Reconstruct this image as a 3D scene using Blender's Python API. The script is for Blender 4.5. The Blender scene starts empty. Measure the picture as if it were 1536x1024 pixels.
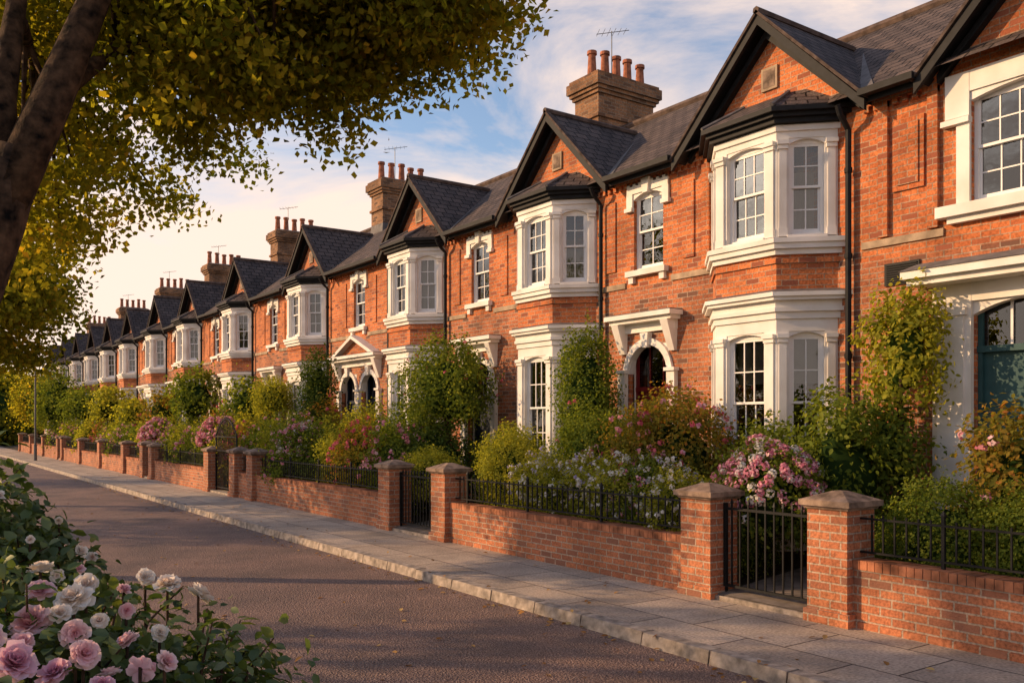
import bpy, math, random
import numpy as np
from mathutils import Vector
R=random.Random(7); NR=np.random.default_rng(7)
scene=bpy.context.scene
scene.view_settings.view_transform='Standard'; scene.view_settings.look='None'; scene.view_settings.exposure=0
COL=scene.collection
# ------------------------------------------------------------ materials
MATS={}
def newmat(name):
    m=bpy.data.materials.new(name); m.use_nodes=True; nt=m.node_tree; nt.nodes.clear(); MATS[name]=m
    return m,nt
def N(nt,t,**k):
    n=nt.nodes.new(t)
    for a,b in k.items():
        if a.startswith('i_'):
            key=a[2:]; key=int(key) if key.isdigit() else key.replace('_',' ')
            n.inputs[key].default_value=b
        else: setattr(n,a,b)
    return n
def L(nt,a,b): nt.links.new(a,b)
def c4(c): return (c[0],c[1],c[2],1)
def ramp(nt,fac,stops):
    r=N(nt,'ShaderNodeValToRGB'); e=r.color_ramp.elements
    while len(e)>1: e.remove(e[-1])
    e[0].position=stops[0][0]; e[0].color=c4(stops[0][1])
    for p,c in stops[1:]:
        x=e.new(p); x.color=c4(c)
    L(nt,fac,r.inputs[0]); return r
def mixc(nt,fac,a,b,mode='MIX'):
    m=N(nt,'ShaderNodeMix',data_type='RGBA',blend_type=mode)
    for s,v in ((0,fac),(6,a),(7,b)):
        if hasattr(v,'is_linked'): L(nt,v,m.inputs[s])
        else: m.inputs[s].default_value=v if s==0 else c4(v)
    return m.outputs[2]
def simple(name,c,rough=.6,var=.15,nscale=6,bump=.0,bscale=60,metal=0,spec=.25,dirt=None):
    m,nt=newmat(name)
    tc=N(nt,'ShaderNodeTexCoord'); n=N(nt,'ShaderNodeTexNoise',i_Scale=nscale,i_Detail=6.0)
    L(nt,tc.outputs['Object'],n.inputs['Vector'])
    d=dirt or tuple(x*(1-var*2) for x in c)
    r=ramp(nt,n.outputs[0],[(.3,d),(.6,c),(.75,tuple(min(1,x*(1+var)) for x in c))])
    b=N(nt,'ShaderNodeBsdfPrincipled',i_Roughness=rough,i_Metallic=metal); b.inputs['Specular IOR Level'].default_value=spec
    L(nt,r.outputs[0],b.inputs['Base Color'])
    if bump:
        n2=N(nt,'ShaderNodeTexNoise',i_Scale=bscale,i_Detail=5.0); L(nt,tc.outputs['Object'],n2.inputs['Vector'])
        bp=N(nt,'ShaderNodeBump',i_Strength=bump,i_Distance=.01); L(nt,n2.outputs[0],bp.inputs['Height']); L(nt,bp.outputs[0],b.inputs['Normal'])
    o=N(nt,'ShaderNodeOutputMaterial'); L(nt,b.outputs[0],o.inputs[0]); return m
def brick(name,c1,c2,mortar,bw=.235,rh=.08,ms=.008,rough=.85,bump=.6,stain=.5,off=.5,spots=None,bias=-.35):
    m,nt=newmat(name)
    uv=N(nt,'ShaderNodeUVMap'); tc=N(nt,'ShaderNodeTexCoord')
    nz=N(nt,'ShaderNodeTexNoise',i_Scale=9.0,i_Detail=3.0); L(nt,uv.outputs[0],nz.inputs['Vector'])
    add=N(nt,'ShaderNodeVectorMath',operation='MULTIPLY_ADD'); add.inputs[1].default_value=(.008,.008,0)
    L(nt,nz.outputs['Color'],add.inputs[0]); L(nt,uv.outputs[0],add.inputs[2])
    b=N(nt,'ShaderNodeTexBrick',offset=off)
    for k,v in (('Scale',1.0),('Mortar Size',ms),('Mortar Smooth',.2),('Bias',0.0),('Brick Width',bw),('Row Height',rh)): b.inputs[k].default_value=v
    b.inputs['Color1'].default_value=c4(c1); b.inputs['Color2'].default_value=c4(c2); b.inputs['Mortar'].default_value=c4(mortar)
    L(nt,add.outputs[0],b.inputs['Vector'])
    n1=N(nt,'ShaderNodeTexNoise',i_Scale=1.1,i_Detail=8.0,i_Roughness=.65); L(nt,tc.outputs['Object'],n1.inputs['Vector'])
    r1=ramp(nt,n1.outputs[0],[(.3,(1-stain,)*3),(.55,(1,1,1)),(.75,(1.2,1.15,1.1))])
    col=mixc(nt,1.0,b.outputs['Color'],r1.outputs[0],'MULTIPLY')
    n2=N(nt,'ShaderNodeTexNoise',i_Scale=34.0,i_Detail=4.0); L(nt,tc.outputs['Object'],n2.inputs['Vector'])
    r2=ramp(nt,n2.outputs[0],[(.3,(.62,.62,.62)),(.6,(1.12,1.12,1.12))])
    col=mixc(nt,1.0,col,r2.outputs[0],'MULTIPLY')
    if spots:
        b2=N(nt,'ShaderNodeTexBrick',offset=off)
        for k,v in (('Scale',1.0),('Mortar Size',0.0),('Bias',bias),('Brick Width',bw),('Row Height',rh)): b2.inputs[k].default_value=v
        b2.inputs['Color1'].default_value=(0,0,0,1); b2.inputs['Color2'].default_value=(1,1,1,1)
        L(nt,add.outputs[0],b2.inputs['Vector'])
        rr=ramp(nt,b2.outputs['Color'],[(.35,(0,0,0)),(.6,(1,1,1))])
        fm=N(nt,'ShaderNodeMath',operation='MULTIPLY'); L(nt,rr.outputs[0],fm.inputs[0])
        inv=N(nt,'ShaderNodeMath',operation='SUBTRACT'); inv.inputs[0].default_value=1; L(nt,b.outputs['Fac'],inv.inputs[1]); L(nt,inv.outputs[0],fm.inputs[1])
        col=mixc(nt,fm.outputs[0],col,spots)
    p=N(nt,'ShaderNodeBsdfPrincipled',i_Roughness=rough); p.inputs['Specular IOR Level'].default_value=.2
    L(nt,col,p.inputs['Base Color'])
    h=N(nt,'ShaderNodeMath',operation='MULTIPLY_ADD'); L(nt,b.outputs['Fac'],h.inputs[0]); h.inputs[1].default_value=-1; L(nt,n2.outputs[0],h.inputs[2])
    bp=N(nt,'ShaderNodeBump',i_Strength=bump,i_Distance=.012); L(nt,h.outputs[0],bp.inputs['Height']); L(nt,bp.outputs[0],p.inputs['Normal'])
    o=N(nt,'ShaderNodeOutputMaterial'); L(nt,p.outputs[0],o.inputs[0]); return m
brick('brick_red',(.66,.21,.075),(.51,.14,.05),(.46,.30,.20),spots=(.28,.09,.05))
brick('brick_mottled',(.53,.19,.085),(.35,.115,.06),(.42,.31,.23),spots=(.16,.08,.055),stain=.5)
brick('brick_garden',(.53,.20,.095),(.39,.13,.065),(.46,.34,.25),spots=(.25,.11,.07),ms=.010,stain=.45,bw=.25,rh=.088,bump=.9)
brick('brick_chimney',(.36,.18,.09),(.23,.12,.065),(.28,.21,.15),spots=(.12,.065,.04),stain=.6)
brick('slate',(.145,.108,.094),(.088,.069,.063),(.012,.010,.009),bw=.30,rh=.2,ms=.014,rough=.8,bump=1.0,stain=.45)
brick('paving',(.50,.40,.31),(.38,.305,.24),(.08,.06,.05),bw=1.15,rh=.86,ms=.010,rough=.8,bump=.35,stain=.4,off=.37)
simple('coping_brick',(.44,.17,.085),.85,.4,nscale=5,bump=.5)
simple('white_paint',(.80,.765,.72),.6,.05,nscale=2,bump=.03,bscale=25,dirt=(.66,.61,.55))
simple('sash_paint',(.82,.80,.78),.45,.04,nscale=4)
simple('stone',(.42,.31,.21),.8,.25,nscale=5,bump=.4)
simple('cap_stone',(.30,.21,.155),.85,.35,nscale=7,bump=.6)
simple('kerb_stone',(.40,.33,.27),.8,.3,nscale=9,bump=.7,bscale=120)
simple('black_paint',(.018,.018,.020),.6,.2,nscale=8,spec=.15)
simple('verge_tile',(.11,.08,.068),.9,.3,nscale=8,bump=.3,spec=.1)
simple('iron',(.012,.012,.013),.55,.2,nscale=12,spec=.2)
simple('lead',(.16,.145,.14),.75,.2,nscale=6,bump=.2)
simple('ridge_tile',(.14,.095,.075),.85,.3,nscale=6,bump=.3)
simple('terracotta',(.42,.15,.08),.8,.3,nscale=8,bump=.3)
simple('door_red',(.19,.016,.016),.4,.1); simple('door_teal',(.03,.085,.09),.5,.1)
simple('door_blue',(.02,.03,.05),.45,.1); simple('door_green',(.015,.045,.025),.45,.1)
simple('bark',(.085,.048,.028),.95,.5,nscale=14,bump=1.0,bscale=30)
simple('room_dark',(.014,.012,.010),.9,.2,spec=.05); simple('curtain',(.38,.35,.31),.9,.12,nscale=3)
simple('soil',(.05,.035,.02),.95,.4,nscale=9,bump=.8)
simple('path_stone',(.22,.18,.15),.85,.25,nscale=5,bump=.3)
simple('steel',(.14,.14,.14),.5,.1,metal=.6); simple('lamp_glass',(.6,.6,.55),.2,.05)
m,nt=newmat('asphalt'); tc=N(nt,'ShaderNodeTexCoord')
a=N(nt,'ShaderNodeTexNoise',i_Scale=52.0,i_Detail=4.0,i_Roughness=.8); bb=N(nt,'ShaderNodeTexNoise',i_Scale=.9,i_Detail=7.0); v=N(nt,'ShaderNodeTexVoronoi',i_Scale=50.0)
for q in (a,bb,v): L(nt,tc.outputs['Object'],q.inputs['Vector'])
r=ramp(nt,a.outputs[0],[(.38,(.065,.037,.032)),(.5,(.165,.102,.082)),(.58,(.235,.158,.128)),(.66,(.48,.35,.28))])
r2=ramp(nt,bb.outputs[0],[(.3,(.65,.65,.65)),(.7,(1.3,1.22,1.15))])
p=N(nt,'ShaderNodeBsdfPrincipled',i_Roughness=.75); L(nt,mixc(nt,1.0,r.outputs[0],r2.outputs[0],'MULTIPLY'),p.inputs['Base Color'])
bp=N(nt,'ShaderNodeBump',i_Strength=1.0,i_Distance=.016); L(nt,v.outputs['Distance'],bp.inputs['Height']); L(nt,bp.outputs[0],p.inputs['Normal'])
o=N(nt,'ShaderNodeOutputMaterial'); L(nt,p.outputs[0],o.inputs[0])
simple('grass',(.06,.085,.025),.95,.4,nscale=20,bump=1.0,bscale=90)
m,nt=newmat('glass'); tc=N(nt,'ShaderNodeTexCoord'); n=N(nt,'ShaderNodeTexNoise',i_Scale=3.0,i_Detail=2.0); L(nt,tc.outputs['Object'],n.inputs['Vector'])
bp=N(nt,'ShaderNodeBump',i_Strength=.12,i_Distance=.02); L(nt,n.outputs[0],bp.inputs['Height'])
g=N(nt,'ShaderNodeBsdfGlossy',i_Roughness=.0); g.inputs[0].default_value=(.85,.9,.95,1); L(nt,bp.outputs[0],g.inputs['Normal']); t=N(nt,'ShaderNodeBsdfTransparent'); t.inputs[0].default_value=(.65,.67,.68,1)
f=N(nt,'ShaderNodeFresnel',i_IOR=2.0); ms=N(nt,'ShaderNodeMixShader'); L(nt,f.outputs[0],ms.inputs[0]); L(nt,t.outputs[0],ms.inputs[1]); L(nt,g.outputs[0],ms.inputs[2])
o=N(nt,'ShaderNodeOutputMaterial'); L(nt,ms.outputs[0],o.inputs[0])
def leafmat(name,stops,tr=.4,gloss=.0):
    m,nt=newmat(name); at=N(nt,'ShaderNodeAttribute',attribute_name='rnd')
    r=ramp(nt,at.outputs['Fac'],stops)
    d=N(nt,'ShaderNodeBsdfDiffuse'); t=N(nt,'ShaderNodeBsdfTranslucent')
    L(nt,r.outputs[0],d.inputs[0]); col=mixc(nt,1.0,r.outputs[0],(2.2,2.0,.8),'MULTIPLY') if 'leaf' in name else r.outputs[0]; L(nt,col,t.inputs[0])
    x=N(nt,'ShaderNodeMixShader'); x.inputs[0].default_value=tr; L(nt,d.outputs[0],x.inputs[1]); L(nt,t.outputs[0],x.inputs[2])
    out=x.outputs[0]
    if gloss:
        g=N(nt,'ShaderNodeBsdfGlossy',i_Roughness=.5); g.inputs[0].default_value=(.9,.9,.8,1)
        y=N(nt,'ShaderNodeMixShader'); y.inputs[0].default_value=gloss; L(nt,x.outputs[0],y.inputs[1]); L(nt,g.outputs[0],y.inputs[2]); out=y.outputs[0]
    o=N(nt,'ShaderNodeOutputMaterial'); L(nt,out,o.inputs[0]); return m
leafmat('leaf_tree',[(0,(.07,.09,.012)),(.5,(.19,.19,.024)),(.85,(.32,.27,.035)),(1,(.42,.26,.04))],.6)
leafmat('leaf_green',[(0,(.045,.078,.016)),(.6,(.135,.175,.03)),(1,(.26,.28,.05))],.4)
leafmat('leaf_rose',[(0,(.025,.052,.016)),(.6,(.07,.11,.026)),(1,(.15,.18,.045))],.3,.05)
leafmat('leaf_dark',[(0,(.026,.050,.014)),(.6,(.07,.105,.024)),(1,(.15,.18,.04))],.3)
leafmat('leaf_bright',[(0,(.10,.12,.018)),(.6,(.27,.28,.04)),(1,(.40,.36,.06))],.45)
leafmat('leaf_rusty',[(0,(.06,.07,.02)),(.5,(.17,.16,.03)),(.85,(.30,.18,.035)),(1,(.44,.15,.06))],.4)
leafmat('petal_pink',[(0,(.54,.15,.24)),(.6,(.78,.36,.43)),(1,(.84,.60,.60))],.3)
leafmat('petal_red',[(0,(.45,.06,.10)),(1,(.70,.20,.24))],.3)
leafmat('petal_lilac',[(0,(.34,.28,.5)),(.6,(.55,.48,.68)),(1,(.78,.72,.8))],.3)
leafmat('petal_white',[(0,(.6,.55,.5)),(1,(.82,.8,.74))],.3)
leafmat('rose_pink',[(0,(.66,.20,.26)),(.4,(.82,.46,.48)),(1,(.86,.70,.67))],.35,gloss=.02)
leafmat('rose_cream',[(0,(.78,.50,.38)),(.4,(.85,.70,.57)),(1,(.88,.82,.73))],.35,gloss=.02)
leafmat('rose_mauve',[(0,(.42,.08,.17)),(.4,(.68,.30,.40)),(1,(.82,.58,.62))],.35,gloss=.02)
leafmat('litter',[(0,(.2,.09,.03)),(.5,(.42,.22,.08)),(1,(.55,.38,.15))],.2)
# ------------------------------------------------------------ mesh builder
def empty(name):
    e=bpy.data.objects.new(name,None); COL.objects.link(e); return e
class MB:
    def __init__(s): s.v=[];s.f=[];s.m=[];s.mi=[]
    def face(s,pts,mat):
        if mat=='glass': pts=pts[::-1]
        k=len(s.v); s.v+= [tuple(p) for p in pts]; s.f.append(tuple(range(k,k+len(pts))))
        if mat not in s.m: s.m.append(mat)
        s.mi.append(s.m.index(mat))
    def hexa(s,p,mat):
        for q in ((3,2,1,0),(4,5,6,7),(0,1,5,4),(1,2,6,5),(2,3,7,6),(3,0,4,7)): s.face([p[i] for i in q],mat)
    def box(s,x0,x1,y0,y1,z0,z1,mat):
        s.hexa([(x0,y0,z0),(x1,y0,z0),(x1,y1,z0),(x0,y1,z0),(x0,y0,z1),(x1,y0,z1),(x1,y1,z1),(x0,y1,z1)],mat)
    def fb(s,F,u0,u1,n0,n1,z0,z1,mat):
        s.hexa([F(u0,n0,z0),F(u1,n0,z0),F(u1,n1,z0),F(u0,n1,z0),F(u0,n0,z1),F(u1,n0,z1),F(u1,n1,z1),F(u0,n1,z1)],mat)
    def prism(s,P0,z0,P1,z1,mat):
        n=len(P0); a=[(p[0],p[1],z0) for p in P0]; b=[(p[0],p[1],z1) for p in P1]
        s.face(a[::-1],mat); s.face(b,mat)
        for i in range(n):
            j=(i+1)%n; s.face([a[i],a[j],b[j],b[i]],mat)
    def tube(s,pts,rad,mat,seg=8):
        rings=[]
        for i,p in enumerate(pts):
            p=Vector(p); d=(Vector(pts[min(i+1,len(pts)-1)])-Vector(pts[max(i-1,0)])).normalized()
            a=d.cross(Vector((.31,.9,.17))).normalized(); b=d.cross(a)
            rings.append([p+(a*math.cos(t)+b*math.sin(t))*rad[i] for t in [2*math.pi*k/seg for k in range(seg)]])
        for i in range(len(rings)-1):
            for k in range(seg):
                j=(k+1)%seg; s.face([rings[i][k],rings[i][j],rings[i+1][j],rings[i+1][k]],mat)
        s.face(rings[0][::-1],mat); s.face(rings[-1],mat)
    def build(s,name,parent=None,smooth=False,merge=False):
        me=bpy.data.meshes.new(name); me.from_pydata(s.v,[],s.f)
        for m in s.m: me.materials.append(MATS[m])
        me.polygons.foreach_set('material_index',s.mi)
        uvl=me.uv_layers.new(name='UVMap'); npoly=len(me.polygons)
        nor=np.empty(npoly*3); me.polygons.foreach_get('normal',nor); nor=nor.reshape(-1,3)
        tot=np.empty(npoly,dtype=int); me.polygons.foreach_get('loop_total',tot)
        ln=np.repeat(nor,tot,axis=0); co=np.array(s.v)
        hor=np.abs(ln[:,2])>.98
        t=np.stack([ln[:,1],-ln[:,0],np.zeros(len(ln))],1)
        sg=np.where((t[:,1]<-1e-6)|((np.abs(t[:,1])<=1e-6)&(t[:,0]<0)),-1,1)[:,None]; t=t*sg
        t/=np.maximum(np.linalg.norm(t,axis=1,keepdims=True),1e-9)
        w=np.cross(ln,t); w*=np.where(w[:,2]<0,-1,1)[:,None]
        u=np.where(hor,co[:,1],(co*t).sum(1)); vv=np.where(hor,co[:,0],(co*w).sum(1))
        uvl.data.foreach_set('uv',np.stack([u,vv],1).ravel())
        if smooth: me.polygons.foreach_set('use_smooth',[True]*npoly)
        me.update()
        if merge:
            import bmesh
            bm=bmesh.new(); bm.from_mesh(me); bmesh.ops.remove_doubles(bm,verts=bm.verts,dist=1e-4); bm.to_mesh(me); bm.free()
        ob=bpy.data.objects.new(name,me); COL.objects.link(ob)
        if parent: ob.parent=parent
        return ob
def frame(o,u,n):
    return lambda a,b,z:(o[0]+u[0]*a+n[0]*b, o[1]+u[1]*a+n[1]*b, z)
XW=11.1
FA=frame((XW,0),(0,1),(-1,0))
def panel(mb,F,u0,u1,z0,z1,holes,mat,rev=.16,matlo=None,split=None,n=0):
    us=sorted({u0,u1}|{h[0] for h in holes}|{h[1] for h in holes}); zs=sorted({z0,z1}|{h[2] for h in holes}|{h[3] for h in holes}|({split} if split else set()))
    for i in range(len(us)-1):
        for j in range(len(zs)-1):
            uc=(us[i]+us[i+1])/2; zc=(zs[j]+zs[j+1])/2
            if any(h[0]<uc<h[1] and h[2]<zc<h[3] for h in holes): continue
            mm=matlo if (split and zc<split) else mat
            mb.face([F(us[i],n,zs[j]),F(us[i+1],n,zs[j]),F(us[i+1],n,zs[j+1]),F(us[i],n,zs[j+1])],mm)
    for a,b,c,d in holes:
        for q in (((a,c),(a,d)),((b,c),(b,d)),((a,c),(b,c)),((a,d),(b,d))):
            (x1,y1),(x2,y2)=q; mb.face([F(x1,n,y1),F(x2,n,y2),F(x2,n-rev,y2),F(x1,n-rev,y1)],mat)
def arch(mb,F,u0,u1,zt,rise,n0,n1,mat,semi=False,seg=14):
    c=(u0+u1)/2; h=(u1-u0)/2
    def za(s): return zt-.012-rise*((1-math.sqrt(max(0,1-s*s))) if semi else s*s)
    for i in range(seg):
        s0=-1+2*i/seg; s1=-1+2*(i+1)/seg; a=c+h*s0; b=c+h*s1
        z0,z1=za(s0),za(s1)
        mb.face([F(a,n1,z0),F(b,n1,z1),F(b,n1,zt-.002),F(a,n1,zt-.002)],mat)
        mb.face([F(a,n0,z0),F(b,n0,z1),F(b,n1,z1),F(a,n1,z0)],mat)
def sash(mb,F,u0,u1,z0,z1,cols=3,rows=2,dep=.12,curt=0,bars=True,seed=0,room=.28):
    rr=random.Random(seed); W='sash_paint'; n1=-dep+.05; n0=-dep
    mb.fb(F,u0,u0+.045,n0,n1,z0,z1,W); mb.fb(F,u1-.045,u1,n0,n1,z0,z1,W)
    mb.fb(F,u0+.045,u1-.045,n0,n1,z1-.06,z1,W); mb.fb(F,u0+.045,u1-.045,n0,n1+.02,z0,z0+.05,W)
    zm=(z0+z1)/2
    for k,(za,zb,nn) in enumerate(((zm,z1-.06,n0+.012),(z0+.05,zm+.035,n0-.022))):
        a,b=u0+.045,u1-.045; f=.032
        mb.fb(F,a,a+f,nn,nn+.03,za,zb,W); mb.fb(F,b-f,b,nn,nn+.03,za,zb,W)
        mb.fb(F,a+f,b-f,nn,nn+.03,zb-.038,zb,W); mb.fb(F,a+f,b-f,nn,nn+.03,za,za+(.036 if k==0 else .06),W)
        if bars:
            for i in range(1,cols):
                x=a+f+(b-a-2*f)*i/cols; mb.fb(F,x-.009,x+.009,nn+.004,nn+.026,za+.03,zb-.03,W)
            for i in range(1,rows):
                x=za+.03+(zb-za-.06)*i/rows; mb.fb(F,a+f,b-f,nn+.006,nn+.024,x-.009,x+.009,W)
        mb.face([F(a+.01,nn+.014,za+.01),F(b-.01,nn+.014,za+.01),F(b-.01,nn+.014,zb-.01),F(a+.01,nn+.014,zb-.01)],'glass')
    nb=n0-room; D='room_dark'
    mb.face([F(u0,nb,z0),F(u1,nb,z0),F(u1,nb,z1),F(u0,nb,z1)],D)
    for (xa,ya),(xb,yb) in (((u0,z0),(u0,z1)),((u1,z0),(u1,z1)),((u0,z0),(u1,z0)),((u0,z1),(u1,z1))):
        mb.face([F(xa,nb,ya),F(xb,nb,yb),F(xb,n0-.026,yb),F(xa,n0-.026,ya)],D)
    def drape(ua,ub,za,zb):
        k=max(6,int((ub-ua)/.025)); pr=None
        for i in range(k+1):
            x=ua+(ub-ua)*i/k; nn=n0-.14+.018*math.sin(i*1.3+rr.random())
            if pr: mb.face([F(pr[0],pr[1],za),F(x,nn,za),F(x,nn,zb),F(pr[0],pr[1],zb)],'curtain')
            pr=(x,nn)
    w=u1-u0
    if curt==1: drape(u0+.03,u0+w*.22,z0+.03,z1-.03); drape(u1-w*.22,u1-.03,z0+.03,z1-.03)
    if curt==2: drape(u0+.03,u1-.03,z0+.03,zm+rr.uniform(-.05,.35))
    if curt==3: drape(u0+.03,u1-.03,z0+.03,z1-.03)
    if curt==4: mb.face([F(u0+.03,n0-.10,zm+.3),F(u1-.03,n0-.10,zm+.3),F(u1-.03,n0-.10,z1-.03),F(u0+.03,n0-.10,z1-.03)],'curtain')
XF=10.5; HW=.57
def baypoly(c,d=0):
    return [(XW-.001+.03,c-HW-.6-1.414*d-.03),(XF-d,c-HW-.414*d),(XF-d,c+HW+.414*d),(XW+.03,c+HW+.6+1.414*d+.03)]
def slope_beam(mb,F,uA,zA,uB,zB,h,n0,n1,mat):
    mb.hexa([F(uA,n0,zA-h),F(uB,n0,zB-h),F(uB,n1,zB-h),F(uA,n1,zA-h),F(uA,n0,zA),F(uB,n0,zB),F(uB,n1,zB),F(uA,n1,zA)],mat)
EZ=6.62; RX=14.1; RZ=8.95
def gable(rf,wl,b,half=1.72,pk=8.32):
    F=FA; bz=6.6
    wl.face([F(b-half+.04,.015,bz),F(b+half-.04,.015,bz),F(b,.015,pk-.05)],'brick_red')
    xb=10.85+(pk-EZ)/((RZ-EZ)/(RX-10.85))
    for s in (-1,1):
        rf.face([F(b,.34,pk),F(b+s*(half+.07),.34,bz-.05),F(b+s*(half+.07),.2,bz-.05),(xb+.02,b,pk)],'slate')
        slope_beam(rf,F,b+s*(half+.1),bz-.06,b,pk+.03,.06,.24,.36,'verge_tile')
        slope_beam(rf,F,b+s*(half+.08),bz-.13,b,pk-.04,.15,.27,.33,'black_paint')
        slope_beam(rf,F,b+s*(half-.12),bz-.05,b,pk-.24,.11,.016,.13,'black_paint')
        slope_beam(rf,F,b+s*(half+.02),bz-.10,b,pk-.02,.05,.0,.30,'black_paint')
        a0=Vector(F(b+s*(half+.05),.25,bz+.03)); a1=Vector((xb+.05,b,pk+.02)); dd=Vector((0,s*.12,0.012))
        rf.face([a0-dd*.5,a0+dd,a1+dd,a1-dd*.5],'lead')
    rf.tube([F(b,.36,pk+.02),(xb,b,pk+.02)],[.06,.06],'ridge_tile',6)
    wl.fb(F,b-.15,b+.15,.0,.05,7.2,7.55,'stone')
    wl.fb(F,b-.11,b+.11,.05,.055,7.24,7.51,'cap_stone')
def bay(wl,wn,rf,b,seed):
    rr=random.Random(seed); P=lambda d:baypoly(b,d)
    fr=[]
    q=baypoly(b,0); q[0]=(XW,b-HW-.6); q[3]=(XW,b+HW+.6)
    for i in range(3):
        a=Vector(q[i]); c=Vector(q[i+1]); u=(c-a); Ln=u.length; u/=Ln; n=Vector((-u.y,u.x))
        fr.append((frame(a,u,n),Ln))
    for i,(F,Ln) in enumerate(fr):
        g=.215 if i==1 else .18
        for (z0,z1,w0,w1,fl) in ((.2,3.64,1.35,3.42,0),(4.74,6.44,4.80,6.2,1)):
            panel(wl,F,0,Ln,z0,z1,[(g,Ln-g,w0,w1)],'white_paint',rev=.14)
            arch(wl,F,g,Ln-g,w1,.07,-.1,-.012,'white_paint')
            cu=rr.choice([0,0,1,4]) if i==1 else rr.choice([0,0,1,4,2])
            if i==0 and fl: cu=rr.choice([3,2])
            sash(wn,F,g,Ln-g,w0,w1-.012,3 if i==1 else 2,2,.13,cu,seed=seed*7+i+fl)
            for pa,pb in ((.035,g-.04),(Ln-g+.04,Ln-.035)):
                wl.fb(F,pa,pb,0,.03,w0-.02,w1-.16,'white_paint')
                wl.fb(F,pa-.02,pb+.02,0,.055,w1-.16,w1-.10,'white_paint')
                wl.fb(F,pa-.03,pb+.03,0,.08,w1-.10,w1-.04,'white_paint')
                wl.fb(F,pa-.012,pb+.012,0,.045,w0-.02,w0+.10,'white_paint')
            wl.fb(F,g-.03,Ln-g+.03,-.02,.06,w0-.07,w0,'white_paint')
    wl.prism(P(.04),.15,P(.04),.55,'white_paint')
    for d,z0,z1 in ((.03,3.60,3.70),(.07,3.70,3.76),(.05,3.76,3.86),(.13,3.86,3.91),(.17,3.91,3.97)): wl.prism(P(d),z0,P(d),z1,'white_paint')
    wl.prism(P(.17),3.97,P(.0),4.03,'lead')
    wl.prism(P(.0),4.03,P(.0),4.52,'brick_red'); wl.prism(P(.03),4.40,P(.03),4.47,'brick_red')
    for d,z0,z1 in ((.05,4.52,4.6),(.10,4.6,4.68),(.13,4.68,4.75)): wl.prism(P(d),z0,P(d),z1,'white_paint')
    wl.prism(P(.03),6.30,P(.03),6.38,'white_paint')
    rf.prism(P(.10),6.40,P(.10),6.47,'black_paint'); rf.prism(P(.16),6.47,P(.16),6.53,'black_paint'); rf.prism(P(.23),6.53,P(.23),6.60,'black_paint')
    A=P(.22); B=[(XW+.03,b-.75),(XW-.12,b-.42),(XW-.12,b+.42),(XW+.03,b+.75)]
    rf.prism(A,6.602,B,7.02,'slate')
    for i in (1,2): rf.tube([(A[i][0],A[i][1],6.62),(B[i][0],B[i][1],7.03)],[.03,.03],'lead',5)
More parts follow.
